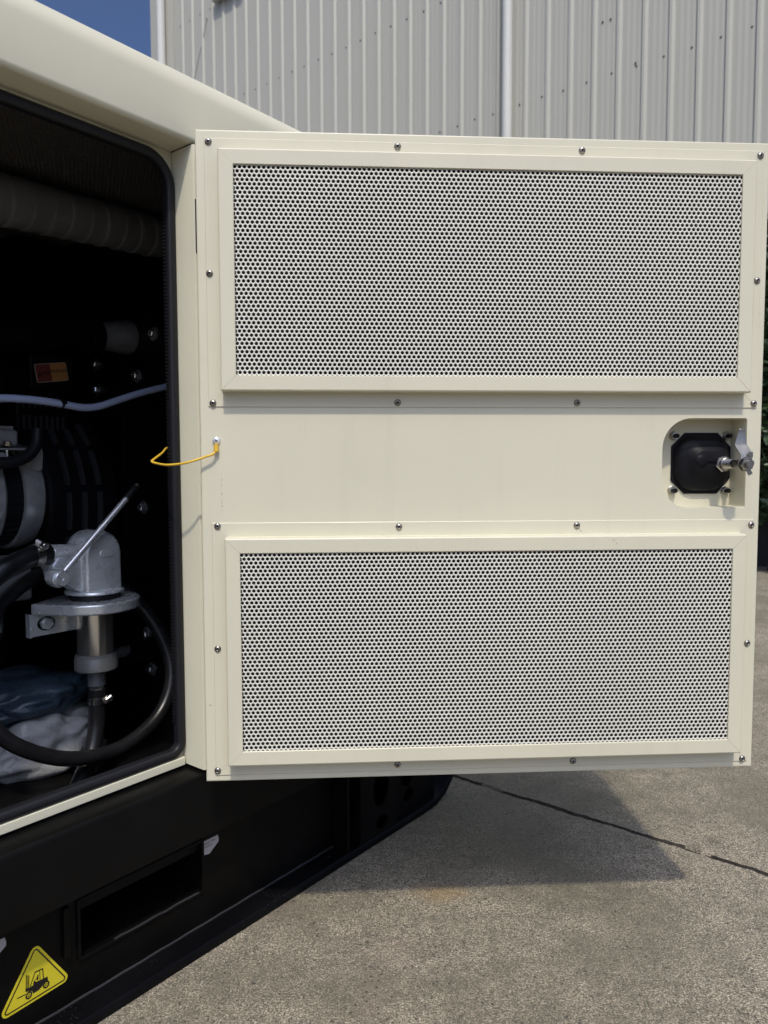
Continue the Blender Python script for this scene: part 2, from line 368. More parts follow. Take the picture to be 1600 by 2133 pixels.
# upper side panel with rolled roof edge
prof = [(RD, ZS)]+[(.009-.009*math.sin(R(a)), ZS+.009-.009*math.cos(R(a))) for a in (0, 22, 45, 67, 90)]+[(0, 1.548)]
prof += [(.05-.05*math.cos(R(a)), 1.548+.05*math.sin(R(a))) for a in range(6, 91, 6)]+[(.67, 1.622)]
b = MB(); b.loft([[(x, y, z) for y, z in prof] for x in (XL, XR)], closed=False); b.build('roof_panel', 'cream_canopy', gen, 50)
pb = [(YB-(y-0), z) for y, z in prof[6:]]
b = MB(); b.loft([[(x, y, z) for y, z in pb] for x in (XL, XR)], closed=False)
b.loft([[(x, YB, z) for z in (ZJ, 1.548)] for x in (XL, XR)], closed=False); b.build('rear_panel', 'cream_canopy', gen, 50)
for xe in (XL, XR):
    b = MB(); b.add([(xe, 0, ZJ), (xe, YB, ZJ)]+[(xe, y, z) for y, z in pb]+[(xe, y, z) for y, z in prof[6:][::-1]], [tuple(range(2+len(pb)+len(prof[6:])))])
    b.build('end_panel', 'cream_canopy', gen, 0)
# corner post between door opening and the far end: outer face and reveal cheek
def post(x0, x1):
    b = MB(); z0, z1 = ZJ, ZS-.0016
    lp = [(x0, RD), (x0, .003), (x0+.003*(1 if x1 > x0 else -1), 0), (x1, 0)]
    b.loft([[(x, y, z) for x, y in lp] for z in (z0, z1)], closed=False); return b.build('corner_post', 'cream_canopy', gen, 50)
post(0, XR); post(-1.005, XL)
# inner frame the seal grips
b = MB(); v, f = fill_with_holes([[(XL+.01, .347), (.012, .347), (.012, 1.472), (XL+.01, 1.472)], rrect(-.995, -.0125, .3775, 1.4455, (.02, .02, .048, .048), 8)], lambda a, c: (a, RD+.001, c)); b.add(v, f)
b.build('door_frame', 'cream_canopy', gen, 0)
b = MB(); b.box((-1.0, RD-.0125, .3488), (-.0045, RD+.0006, .3640)); b.build('sill_strip', 'cream_canopy', gen, 0, .0012)
b = MB(); b.box((-.006, RD-.0006, 1.40), (.0, RD+.0005, 1.4012)); b.box((-.0008, .006, ZS-.0012), (.0008, RD, ZS-.0002)); b.build('frame_seam', 'dark', gen, 0)['kind'] = 'stuff'
# rubber seal: bulb section swept round the opening
path = rrect(-1.0, -.0085, .3735, 1.450, (.022, .022, .05, .05), 10)
b = MB(); n = len(path); loops = []
sec = [(-.0082, .004), (-.0082, -.004), (-.0076, -.0092), (-.0045, -.0118), (.0045, -.0125), (.0078, -.0098), (.0084, -.004), (.0084, .004)][::-1]
for i in range(n):
    a = Vector(path[i-1]); c = Vector(path[(i+1) % n]); tg = (c-a).normalized(); nm = Vector((tg.y, -tg.x))
    loops.append([(path[i][0]+nm.x*k, RD+h, path[i][1]+nm.y*k) for k, h in sec])
loops.append(loops[0]); b.loft(loops); seal = b.build('door_seal', 'rubber', gen, 60)
b = MB()     # gripping teeth along the inner lip
for i in range(150):
    z = .43+i*.0063; b.box((-.0192, RD-.003, z), (-.0176, RD+.004, z+.0035))
b.build('seal_grip', 'rubber', seal, 0)

# skid
b = MB(); lp = [(RD+.0016, .343), (.010, .343), (.006, .3422), (.003, .3402), (.001, .3368), (0, .333), (0, .2245), (.052, .2245)]
b.loft([[(x, y, z) for y, z in lp] for x in (XL, .80)], closed=False); b.add([(.80, y, z) for y, z in lp], [tuple(range(8))])
b.build('skid_beam', 'black_paint', gen, 40)
# web with the fork pocket opening
px0, px1, pz0, pz1 = -.2215, .0255, .0925, .1865
def web(name, y, m):
    b = MB(); v, f = fill_with_holes([[(XL, .012), (.78, .012), (.78, .226), (XL, .226)], [(px0, pz0), (px1, pz0), (px1, pz1), (px0, pz1)]], lambda a, c: (a, y, c)); b.add(v, f); return b.build(name, m, gen, 0)
web('skid_web', .05, 'black_paint')
b = MB(); g = .004
for (x0, x1, z0, z1) in ((px0-.006, px0, pz0-.006, pz1+.006), (px1, px1+.006, pz0-.006, pz1+.006), (px0, px1, pz0-.006, pz0), (px0, px1, pz1, pz1+.006)):
    b.box((x0, .0455, z0), (x1, .95, z1))
pk = b.build('fork_pocket', 'black_paint', gen, 0, .0012)
b = MB(); b.tube([(px0+.06+i*.0127, .0465+.0006*math.sin(i*2.1), pz0-.0005+.0006*math.sin(i*1.3)) for i in range(15)], .0022, 8); b.build('weld_bead', 'weld_black', gen)
b = MB(); b.box((-.2525, .042, .105), (-.242, .0525, .1905)); b.build('pocket_rib', 'black_paint', gen, 0, .0015)
# bottom flange, sprung up at the far end like a sledge runner
lp = [(0.0, 0.001), (0.0, .0165), (.0025, .0195), (.052, .0205), (.052, 0.001)]
xs = [(XL, 0), (.70, 0), (.76, .004), (.80, .018), (.835, .05)]
b = MB(); b.loft([[(x, y, z+dz) for y, z in lp] for x, dz in xs], True, True, True); b.build('skid_flange', 'black_flange', gen, 40)
b = MB(); b.loft([[(x, y, z+dz) for y, z in [(1.25, .001), (1.25, .02), (1.3, .02), (1.3, .001)]] for x, dz in xs], True, True, True); b.box((XL, 1.26, .02), (.78, 1.268, .23)); b.build('skid_flange', 'black_flange', gen, 40)
b = MB(); b.tube([(XL+.02*i, .0495, .0215+.0006*math.sin(i*1.7)) for i in range(90)], .0028, 6); b.build('weld_bead', 'weld_black', gen)
# end plates with lightening holes
def oval(cx, cz, rx, rz, n=22): return [(cx+rx*math.cos(2*math.pi*i/n), cz+rz*math.sin(2*math.pi*i/n)) for i in range(n)]
def end_plate(x0, x1, y0, holes, top=.2235):
    b = MB(); v, f = fill_with_holes([[(x0, .0205), (x1, .0205), (x1, top), (x0, top)]]+holes, lambda a, c: (a, y0, c)); b.add(v, f)
    for h in holes: b.loft([[(a, y, c) for a, c in h] for y in (y0, y0+.008)])
    for xx in (x0, x1): b.box((xx-.0006, y0, .0205), (xx+.0006, .05, top))
    return b.build('end_plate', 'black_paint', gen, 0)
end_plate(.447, .586, .003, [oval(.524, .130, .030, .044), oval(.527, .046, .022, .017)])
end_plate(.592, .775, .022, [oval(.655, .125, .03, .04), oval(.66, .06, .022, .018)])
b = MB(); b.box((.4, .047, .0205), (.408, .0035, .223)); b.build('stiffener', 'black_paint', gen, 0)
# bits and bolts on the flange
b = MB(); b.lathe([(.009, 0), (.009, .003), (.006, .005), (0, .005)], (.36, .028, .0203), (0, 0, 1), 6); b.build('flange_bolt', 'black_flange', gen)

# interior lining
BX = .322
b = MB(); b.box((BX, RD+.004, .17), (BX+.006, YB-.01, 1.56)); bulk = b.build('bulkhead', 'black_inside', gen, 0)
for y0 in (.50, .72, .905): 
    b = MB(); b.box((BX-.012, y0, .2), (BX-.0005, y0+.012, 1.20)); b.build('bulkhead_rib', 'black_inside', gen, 0, .002)
b = MB(); b.box((XL+.006, 1.22, .17), (BX, 1.226, 1.56)); b.build('rear_lining', 'black_inside', gen, 0)
b = MB(); b.box((XL+.004, RD+.003, .17), (XL+.01, 1.22, 1.56)); b.build('side_lining', 'black_inside', gen, 0)
b = MB(); b.box((XL, RD+.004, .162), (BX, 1.22, .17)); b.box((XL, .056, .17), (BX, .0625, .345)); b.build('floor_pan', 'black_inside', gen, 0)
b = MB(); b.box((XL+.01, RD+.004, 1.549), (BX, 1.22, 1.555)); b.build('ceiling_foam', 'foam', gen, 0)
t = NT('liner'); t.set((.12, .11, .105), .5, .0)
perforated('ceiling_liner', 'liner', gen, -.45, .315, .075, 1.2, .0095, .0031, 0, .0012, 8, lambda V: np.stack([V[:, 0], V[:, 2], 1.541+V[:, 1]], 1))
b = MB(); b.box((.16, .98, 1.40), (BX, 1.2, 1.535)); b.build('duct_box', 'black_inside', gen, 0, .004)

def hex_bolt_mesh(name, r, h, mats=('steel',)):
    b = MB(); b.lathe([(0, 0), (r*1.75, 0), (r*1.75, .0015), (r*1.25, .0035), (r*1.25, .004)], (0, 0, 0), (-1, 0, 0), 20)
    b.lathe([(r, .004), (r, .004+h*.8), (r*.85, .004+h), (0, .004+h)], (0, 0, 0), (-1, 0, 0), 6, ref=(0, .2, 1)); return b.mesh(name, mats, 30)
bm_ = hex_bolt_mesh('bolt', .0108, .010, ('bolt_zinc',))
for (y, z) in ((.667, 1.144), (.859, 1.12), (.652, .795), (.648, .453), (.588, 1.247), (.86, 1.19), (.63, .36)):
    obj('bolt', bm_, gen, loc=(BX-.0005, y, z), rot=(random.uniform(0, 1), 0, 0))

# warning stickers on the skid
st = MB()
def rtri(core, r, n=8):
    out = []; m = len(core)
    for i in range(m):
        p = Vector(core[i]); a = Vector(core[i-1]); c = Vector(core[(i+1) % m])
        d0 = (p-a).normalized(); d1 = (c-p).normalized(); a0 = math.atan2(-d0.x, d0.y); a1 = math.atan2(-d1.x, d1.y)
        n0 = Vector((d0.y, -d0.x)); n1 = Vector((d1.y, -d1.x)); A0 = math.atan2(n0.y, n0.x); A1 = math.atan2(n1.y, n1.x)
        if A1 < A0: A1 += 2*math.pi
        for k in range(n+1):
            A = A0+(A1-A0)*k/n; out.append((p.x+r*math.cos(A), p.y+r*math.sin(A)))
    return out
core = [(-.3425, .0685), (-.2538, .0725), (-.2962, .1405)]
sy = .05
st.prism(rtri(core, .0085), lambda a, c, t: (a, t, c), sy-.0006, sy+.0005); sign = st.build('warning_sticker', 'sign_yellow', gen, 0)
sign['label'] = 'yellow triangular sticker with a black forklift pictogram'
b = MB(); lo = [[(x, y, z) for x, z in rtri(core, r)] for r, y in ((.0046, sy-.0007), (.0046, sy-.0010), (.0027, sy-.0010), (.0027, sy-.0007))]
b.loft(lo); b.build('border', 'sign_black', sign, 0)
b = MB(); pf = lambda a, c, t: (a, t, c); t0, t1 = sy-.0007, sy-.0010
def bar(p, q, wd):
    p = Vector(p); q = Vector(q); d = (q-p).normalized(); nn = Vector((-d.y, d.x))*wd/2; b.prism([tuple(p-nn), tuple(q-nn), tuple(q+nn), tuple(p+nn)], pf, t0, t1)
for p_, q_, w_ in (((-.3121, .1115), (-.3131, .0894), .0012), ((-.3101, .110), (-.3112, .0894), .0008), ((-.3081, .1085), (-.3092, .0887), .0012), ((-.2989, .1082), (-.2856, .1073), .0018), ((-.2861, .1075), (-.2853, .0888), .0014),
                   ((-.2908, .1065), (-.2908, .092), .0010), ((-.2984, .1082), (-.3067, .0892), .0012), ((-.3273, .0817), (-.3142, .0811), .0014), ((-.2944, .0995), (-.2948, .0935), .0024), ((-.2994, .0955), (-.2948, .0972), .0009)): bar(p_, q_, w_)
body = [(-.3143, .0847), (-.3141, .0905), (-.3085, .0884), (-.3021, .0889), (-.3008, .0959), (-.2969, .0918), (-.2852, .0906), (-.2787, .0905), (-.2781, .0836), (-.2855, .0829), (-.2873, .0798), (-.2939, .0758), (-.3026, .0755), (-.3041, .0806), (-.3086, .0832)]
v, f = fill_with_holes([body], lambda a, c: (a, t1, c)); b.add(v, f)
def ring(cx, cz, r0, r1, y):
    n = 24; P = lambda r: [(cx+r*math.cos(2*math.pi*i/n), y, cz+r*1.12*math.sin(2*math.pi*i/n)) for i in range(n)]
    if r1 > 0: b.loft([P(r0), P(r1)])
    else: b.add(P(r0), [tuple(range(n))])
for cx, cz in ((-.3094, .0768), (-.2813, .0784)): ring(cx, cz, .0054, .0030, sy-.0011); ring(cx, cz, .0021, .0010, sy-.0011)
b.lathe([(.0012, 0), (0, .0002)], (-.2940, t1, .1008), (0, -1, 0), 10)
b.build('forklift_pictogram', 'sign_black', sign, 0)
b = MB()
for cx, cz in ((-.3094, .0768), (-.2813, .0784)): ring(cx, cz, .0052, 0, sy-.00105)
b.build('wheel_disc', 'sign_yellow', sign, 0)
def white_label(dx, dz):
    b = MB(); b.prism([(x+dx, z+dz) for x, z in ((.0305, .1845), (.0305, .1605), (.0325, .1575), (.0465, .1550), (.0690, .1705), (.0695, .1765), (.0675, .1845))][::-1], lambda a, c, t: (a, t, c), .05-.0005, .0503)
    o = b.build('paper_label', 'label_white', gen, 0); o['label'] = 'small white five-sided label with two faint red lines of print'
    b = MB()
    for i, (x0, x1, z) in enumerate(((.0325, .0475, .1765), (.0505, .0585, .178), (.0325, .0530, .1705))):
        x = x0
        while x < x1: wl = random.uniform(.0009, .0018); b.box((x+dx, .0493, z+dz), (x+dx+wl, .0494, z+dz+random.uniform(.0016, .0026))); x += wl+.0006
    b.build('print', 'label_red', o, 0)
white_label(0, 0); white_label(-.41, .004)

# ------------------------------------------------------------------ the open door
door_e = obj('door', None, gen, loc=(-.029, -.042, ZJ), rot=(0, 0, R(-48.2692)))
bpy.data.objects.remove(door_e)
W, H, T = .9958, 1.120, .062
LR = rrect(.814, .969, .4794, .6405, (.052, .0035, .004, .054), 10)
def rect(i, y): return [(i, y, i), (W-i, y, i), (W-i, y, H-i), (i, y, H-i)]
b = MB(); v, f = fill_with_holes([[(.0025, .0025), (W-.0025, .0025), (W-.0025, H-.0025), (.0025, H-.0025)], LR], lambda a, c: (a, 0, c)); b.add(v, f)
b.loft([rect(.0025, 0), rect(.0008, .0007), rect(0, .0025), rect(0, T)], True, False, True)
def LRi(k):
    c = (.8915, .56); return [(a+(c[0]-a)*k, z+(c[1]-z)*k) for a, z in LR]
b.loft([[(a, y, z) for a, z in LRi(k)] for k, y in ((0, 0), (.006, .0012), (.012, .004), (.012, .054))], True, False, True)
door = b.build('door', 'cream', gen, 12)
door.location = (-.029, -.042, ZJ); door.rotation_euler = (0, 0, R(-48.2692)); door['label'] = 'open cream steel door carrying two perforated panels, seen from its inner face'
def frame(x0, x1, z0, z1):
    prof = [(0, -.0002), (0, -.0013), (.0008, -.0018), (.0242, -.0018), (.0250, -.0030), (.0250, -.0235), (.0257, -.0253), (.0275, -.0262), (.0500, -.0262), (.0507, -.0256), (.0507, -.0226)]
    g = .0001
    def side(fn):
        b = MB(); b.loft([[fn(d, 0, y) for d, y in prof], [fn(d, 1, y) for d, y in prof]], closed=False); b.build('frame_rail', 'cream', door, 0)
    side(lambda d, e, y: ((x0+d+g) if e == 0 else (x1-d-g), y, z1-d))
    side(lambda d, e, y: ((x0+d+g) if e == 0 else (x1-d-g), y, z0+d))
    side(lambda d, e, y: (x0+d, y-.0003, (z0+d+g) if e == 0 else (z1-d-g)))
    side(lambda d, e, y: (x1-d, y-.0003, (z0+d+g) if e == 0 else (z1-d-g)))
    b = MB(); b.box((x0+.03, -.019, z0+.03), (x1-.03, -.001, z1-.03)); b.build('foam_lining', 'foam', door, 0)
    perforated('perforated_sheet', 'cream_light', door, x0+.0507+.0024, x1-.0507+.003, z0+.0507-.004, z1-.0507-.0036, .00794, .00292, -.0230, .0011)
frame(.0155, .985, .6585, 1.1055); frame(.0175, .9855, .0115, .4590)
rb = MB(); rb.lathe([(.0060, 0), (.0059, .0007), (.0052, .0019), (.0040, .0029), (.0026, .0033), (.0020, .0029), (.0018, .0015), (0, .0013)], (0, 0, 0), (0, -1, 0), 18, mats=[0, 0, 0, 0, 0, 0, 1])
rb.mi = 0; rm = rb.mesh('rivet', ['latch_steel', 'dark'], 50)
for (x, z) in ((.0226, 1.099), (.3404, 1.0983), (.6598, 1.0988), (.9779, 1.0972), (.0212, .8825), (.978, .8822), (.0231, .6646), (.3399, .6662), (.6573, .6667), (.9785, .6664),
               (.0273, .4533), (.3421, .4501), (.6599, .4502), (.9804, .4487), (.0242, .2384), (.9792, .2321), (.0206, .0205), (.339, .0228), (.6589, .0206), (.9762, .0165)):
    obj('rivet', rm, door, loc=(x, -.0021, z), rot=(random.uniform(-.04, .04), random.uniform(0, 6), random.uniform(-.04, .04)))
# latch: black housing, studs, spindle and cam lever
yb = .0535
oct_ = [(.854, .5915), (.879, .6165), (.942, .6165), (.967, .5905), (.967, .532), (.943, .5032), (.8795, .5032), (.854, .528)]
b = MB(); cx_, cz_ = .9105, .5598
def sc(k, y, dx=0, sq=0):
    out = []
    for (a, c) in oct_:
        out.append((cx_+dx+(a-cx_)*k, y, cz_+(c-cz_)*k))
    return out
def rr(x0, x1, z0, z1, r, y): return [(a, y, c) for a, c in rrect(x0, x1, z0, z1, r, 6)]
b.prism(oct_[::-1], lambda a, c, t: (a, t, c), yb-.0025, yb+.0003)
lat = b.build('latch_plate', 'black_plastic', door, 0, .0008)
b = MB(); x0, x1, z0, z1 = .858, .963, .5085, .6115
b.loft([rr(x0, x1, z0, z1, .038, yb-.002), rr(x0+.001, x1-.001, z0+.001, z1-.001, .037, yb-.008), rr(x0+.005, x1-.005, z0+.005, z1-.005, .034, yb-.013), rr(x0+.014, x1-.006, z0+.014, z1-.013, .03, yb-.0165),
        rr(x0+.024, x1-.008, z0+.024, z1-.021, .024, yb-.0195), rr(x0+.027, x1-.012, z0+.027, z1-.024, .022, yb-.024), rr(x0+.033, x1-.018, z0+.033, z1-.03, .018, yb-.0265), rr(x0+.05, x1-.03, z0+.047, z1-.044, .008, yb-.027)], True, False, True)
b.lathe([(.012, 0), (.0105, .0022), (.006, .0032), (0, .0034)], (.9, yb-.0265, .5645), (0, -1, 0), 20); b.build('latch_housing', 'black_plastic', door, 60)
sm = MB(); sm.lathe([(.0085, 0), (.0085, .0012), (.0078, .0016)], (0, 0, 0), (0, -1, 0), 18); sm.lathe([(.0078, .0016), (.0078, .006), (.007, .0075), (.004, .0075)], (0, 0, 0), (0, -1, 0), 6)
sm.mi = 1; sm.lathe([(.0042, .007), (.0042, .0165), (.0034, .0178), (0, .0178)], (0, 0, 0), (0, -1, 0), 12); sm.mi = 0; smm = sm.mesh('stud', ['steel', 'black_plastic'], 35)
for i, (x, z) in enumerate(((.8585, .6105), (.9585, .6105), (.8575, .5095), (.9585, .509))): obj('stud', smm, door, loc=(x, yb+.0003, z), rot=(0, i*.7, 0))
SX, SZ = .9395, .5588
b = MB(); ax = (0, -1, 0); B0 = (SX, .032, SZ)
b.lathe([(.0165, 0), (.0165, .0025), (.0155, .003)], B0, ax, 24); b.lathe([(.0152, .003), (.0152, .0105), (.0138, .012), (.011, .012)], B0, ax, 6, ref=(1, 0, .3))
b.lathe([(.0112, .012), (.0112, .020), (.0100, .021)], B0, ax, 24)
pr = [(.0100, .021)]
for k in range(9): pr += [(.0086, .0225+k*.0024), (.0076, .0237+k*.0024)]
pr += [(.0076, .050), (.0072, .082)]
b.lathe(pr, B0, ax, 20); sp = b.build('latch_spindle', 'steel', door, 30)
b = MB(); B1 = (SX, -.046, SZ)
b.lathe([(.0105, 0), (.0105, .002), (.0128, .002), (.0128, .0035), (.0118, .0038)], B1, ax, 24); b.lathe([(.0118, .0038), (.0118, .0125), (.0108, .0138), (.0070, .0138)], B1, ax, 6, ref=(1, 0, .2))
b.lathe([(.0066, .0138), (.0066, .0185), (.0058, .0195), (0, .0195)], B1, ax, 20); b.build('lock_nut', 'latch_steel', door, 30)
def strap(pts, thick, name, mat='latch_steel'):     # bent sheet: list of (xl, xr, y, z)
    b = MB(); lo = []
    for xl, xr, y, z in pts: lo.append([(xl, y, z), (xr, y, z), (xr, y+thick, z+.0006), (xl, y+thick, z+.0006)])
    b.loft(lo, True, True, True); return b.build(name, mat, door, 40, .0006)
strap([(.9345, .9445, -.036, .6195), (.9338, .9452, -.036, .6165), (.9283, .9500, -.035, .5935), (.9280, .9506, -.037, .590), (.9330, .9555, -.0465, .574), (.9310, .9530, -.0475, .566), (.9290, .9500, -.0475, .552), (.934, .945, -.0475, .546)], .0022, 'cam_lever')
b = MB(); b.box((.9135, .027, .5545), (.925, .0285, .564)); b.build('washer_tab', 'latch_steel', door, 0, .0004)
b = MB(); b.box((.9445, -.0500, .5705), (.9525, -.0485, .5795)); b.build('washer_tab', 'latch_steel', door, 0, .0004)
b = MB(); b.box((-.004, -.0008, -.0105), (.004, .0008, 0)); o_ = b.build('washer_tab', 'latch_steel', door, 0, .0004); o_.location = (SX+.004, -.0515, SZ-.0095); o_.rotation_euler = (0, R(-28), 0)
# hinge leaf visible in the gap
b = MB(); b.box((-.0024, .004, .918), (.004, .05, 1.0075)); b.build('hinge', 'black_plastic', door, 0, .001)
b = MB(); b.box((.0006, .006, .12), (.004, .05, .21)); b.build('hinge', 'black_plastic', door, 0, .001)
# chipped paint along an old crease, and a scratch below a rivet
b = MB()
for k in range(16):
    z = .462+random.random()**.8*.085; b.box((.0352+random.uniform(-.0003, .0003), -.0003, z), (.0352+random.uniform(.0003, .0007), .0002, z+random.uniform(.0008, .003)))
for (x, z, l, a) in ((.664, .4445, .006, -.9), (.667, .4400, .004, -.7), (.7185, .4255, .004, .8), (.7235, .4195, .0035, .8), (.0093, .138, .005, .1)):
    y = -.0265 if z < .434 and x > .1 else (-.0021 if x > .1 else -.0003)
    dx, dz = math.cos(a)*l/2, math.sin(a)*l/2; n_ = .0004
    b.add([(x-dx, y, z-dz-n_), (x+dx, y, z+dz-n_), (x+dx, y, z+dz+n_), (x-dx, y, z-dz+n_)], [(0, 1, 2, 3)])
b.build('paint_chips', 'screw_rust', door, 0)['kind'] = 'stuff'

# ------------------------------------------------------------------ yellow earth lead (own thing: screwed to the door, runs inside)
def g_at(o): o.parent = None; o.matrix_world = Matrix.Translation((GX, GY, 0)) @ Matrix.Rotation(GROT, 4, 'Z'); return o
def gthing(name, label, cat, group=None): return thing(name, label, cat, group, (GX, GY, 0), GROT)
dm = Matrix.Translation((-.029, -.042, ZJ)) @ Matrix.Rotation(R(-48.2692), 4, 'Z')
P = lambda x, y, z: dm @ Vector((x, y, z))
lead = gthing('earth_cable', 'thin yellow earth cable screwed to the door and looping into the opening', 'cable')
lug = P(.0280, -.0065, .584)
path = smooth_path([lug+Vector((0, 0, .004)), lug, P(.0225, -.010, .5775), (-.030, -.059, .9225), (-.0535, -.035, .9119), (-.0651, 0, .9083), (-.0640, .032, .9108), (-.0641, .046, .9135), (-.0600, .051, .9170), (-.02, .08, .930), (.02, .115, .942), (.1, .16, .95)], 8)
b = MB(); b.tube(path, .0021, 10); b.build('wire', 'yellow_cable', lead, 60)
b = MB(); a_ = P(.0280, -.0055, .5935); c_ = P(.0280, -.0065, .582)
b.tube([a_, (a_+c_)/2, c_], .0042, 10); b.build('lug_sleeve', 'yellow_cable', lead, 50)
b = MB(); b.lathe([(.0068, 0), (.0066, .0015), (.0052, .003), (.003, .0038), (0, .004)], P(.0277, -.0012, .6007), P(0, -1, 0)-P(0, 0, 0), 18); sc_ = b.build('screw', 'zinc', lead, 50)
b = MB()
for a in (0.35, 0.35+math.pi/2):
    d = Vector((math.cos(a), 0, math.sin(a)))*.003; n_ = Vector((-math.sin(a), 0, math.cos(a)))*.0006; c0 = Vector((.0277, -.0054, .6007))
    b.add([P(*(c0-d-n_)), P(*(c0+d-n_)), P(*(c0+d+n_)), P(*(c0-d+n_))], [(0, 1, 2, 3)])
b.build('slot', 'dark', sc_, 0)

# ------------------------------------------------------------------ things inside
PY = .50; pc = .084
pump = gthing('hand_pump', 'galvanised hand lever oil pump on a round bracket inside the opening', 'pump')
def arch(x0, x1, z0, z1, n=12):
    r = (x1-x0)/2; c = (x0+x1)/2; return [(x0, z0), (x1, z0)]+[(c+r*math.cos(R(180*i/n)), z1-r+r*math.sin(R(180*i/n))) for i in range(n+1)]
b = MB()
ar = lambda k, y: [(pc+(x-pc)*k, y, .66+(z-.66)*(k if z > .66 else 1)) for x, z in arch(.036, .131, .622, .760)]
b.loft([ar(.80, PY-.046), ar(.90, PY-.0435), ar(.97, PY-.037), ar(1.0, PY-.026), ar(1.0, PY+.026), ar(.97, PY+.037), ar(.90, PY+.0435), ar(.80, PY+.046)], True, True, True)
b.build('pump_head', 'cast_zinc', pump, 40, .002)
b = MB()
b.lathe([(0, 0), (.064, 0), (.0655, .003), (.064, .006), (.055, .008), (0, .008)], (pc, PY, .6165), (0, 0, 1), 36); b.build('head_flange', 'cast_zinc', pump, 40)
b = MB(); b.lathe([(.056, 0), (.056, .014), (0, .014)], (pc, PY, .603), (0, 0, 1), 30); b.build('gasket', 'rubber', pump, 40)
b = MB(); b.prism([(.645, -.03), (.76, -.03), (.76, -.03)][:0] or [(.655, -.012), (.69, -.03), (.718, -.01), (.728, .05), (.63, .05), (.625, .034)], lambda z, x, t: (x, t, z), PY-.03, PY+.03)
b.build('side_lug', 'cast_zinc', pump, 0, .003)
b = MB(); b.cyl((.040, PY-.012, .712), (-.024, PY-.012, .716), .0195, 20); b.build('outlet', 'cast_zinc', pump, 40, .0015)
b = MB(); b.cyl((-.022, PY-.012, .716), (-.042, PY-.012, .716), .0168, 18); b.build('outlet_spigot', 'zinc', pump)
b = MB(); b.prism([(a, c) for a, c in rrect(.073, .105, .700, .716, .0075, 5)], lambda a, c, t: (a, t, c), PY-.0485, PY-.043)
o_ = b.build('cast_badge', 'cast_zinc', pump, 40, .001)
b = MB(); L0 = Vector((-.036, .435, .668)); L1 = Vector((.131, .435, .831)); L2 = Vector((.162, .435, .861)); ld = (L1-L0).normalized()
b.cyl(L0+ld*.008, L1+ld*.01, .0068, 14); lev = b.build('lever', 'zinc', pump)
b = MB(); b.lathe([(0, 0), (.0088, 0), (.0095, .004), (.0095, .034), (.0078, .038)], L1, ld, 16); b.build('grip', 'rubber', lev)
b = MB(); b.lathe([(.0078, .0375), (.0074, .0435), (0, .0435)], L1, ld, 14); b.build('rod_tip', 'steel', lev)
b = MB(); b.lathe([(0, -.016), (.0185, -.016), (.020, -.008), (.020, .012), (.0178, .016), (.0155, .016), (.0155, .022), (.014, .0235), (.004, .0235), (.0035, .0215), (0, .0215)], (-.036, .441, .668), (0, -1, 0), 24); b.build('pivot', 'zinc', lev)
b = MB(); b.cyl((-.036, .45, .668), (-.02, PY, .672), .014, 14); b.build('pivot_shaft', 'zinc', lev)
# bracket: rounded plate with a turned-down rim, bolted tab to the left
b = MB(); n = 26
top = [(pc+.1*math.cos(R(-136+250*i/n)), PY+.1*math.sin(R(-136+250*i/n))) for i in range(n+1)]
pl = [(-.049, PY+.035), (-.005, PY-.052)]+top
b.prism(pl, lambda x, y, t: (x, y, t), .578, .602); b.build('bracket_plate', 'zinc', pump, 40, .004, 3)
b = MB(); v, f = fill_with_holes([[(-.049, .528), (.075, .528), (.1, .578), (-.049, .578)], oval(-.014, .554, .021, .016)], lambda a, c: (a, PY+.035, c)); b.add(v, f); b.loft([[(a, y, c) for a, c in oval(-.014, .554, .021, .016)] for y in (PY+.035, PY+.04)])
b.box((-.0535, PY+.031, .527), (-.0485, PY+.05, .579)); b.build('bracket_tab', 'zinc', pump, 0)
b = MB(); b.lathe([(.0145, 0), (.0145, .011), (.012, .0135), (0, .0135)], (-.014, PY+.039, .554), (0, -1, 0), 6); b.build('bracket_bolt', 'zinc', pump)
b = MB(); b.lathe([(0, 0), (.0410, 0), (.0410, .12), (0, .12)], (pc, PY, .462), (0, 0, 1), 40); b.build('barrel', 'polished', pump)
b = MB(); b.lathe([(0, 0), (.018, 0), (.044, .002), (.0485, .006), (.0485, .028), (.0462, .033), (.046, .036), (.0445, .037), (.0445, .041), (.043, .042)], (pc, PY, .432), (0, 0, 1), 40); b.build('bottom_cap', 'grey_plastic', pump, 40)
b = MB(); b.lathe([(.0205, 0), (.0195, .030), (.0212, .031), (.0212, .036)], (pc, PY, .398), (0, 0, 1), 24); b.build('spigot', 'grey_plastic', pump, 40)
b = MB(); b.lathe([(.0195, 0), (.0195, .004), (.0165, .005), (.0165, .009), (.0195, .010), (.0195, .014)], (pc, PY, .384), (0, 0, 1), 6); b.build('hex_adapter', 'polished', pump, 30)
# pen scribble on the casting
b = MB()
for (x, z, l, a) in ((.068, .676, .012, .1), (.084, .684, .005, -.7), (.09, .664, .010, .1), (.094, .656, .010, .5), (.100, .662, .012, 1.3), (.106, .670, .010, .2), (.082, .655, .006, .9)):
    dx, dz = math.cos(a)*l/2, math.sin(a)*l/2; b.add([(x-dx, PY-.0464, z-dz-.0004), (x+dx, PY-.0464, z+dz-.0004), (x+dx, PY-.0464, z+dz+.0004), (x-dx, PY-.0464, z-dz+.0004)], [(0, 1, 2, 3)])
b.build('pen_marks', 'sign_black', pump, 0)

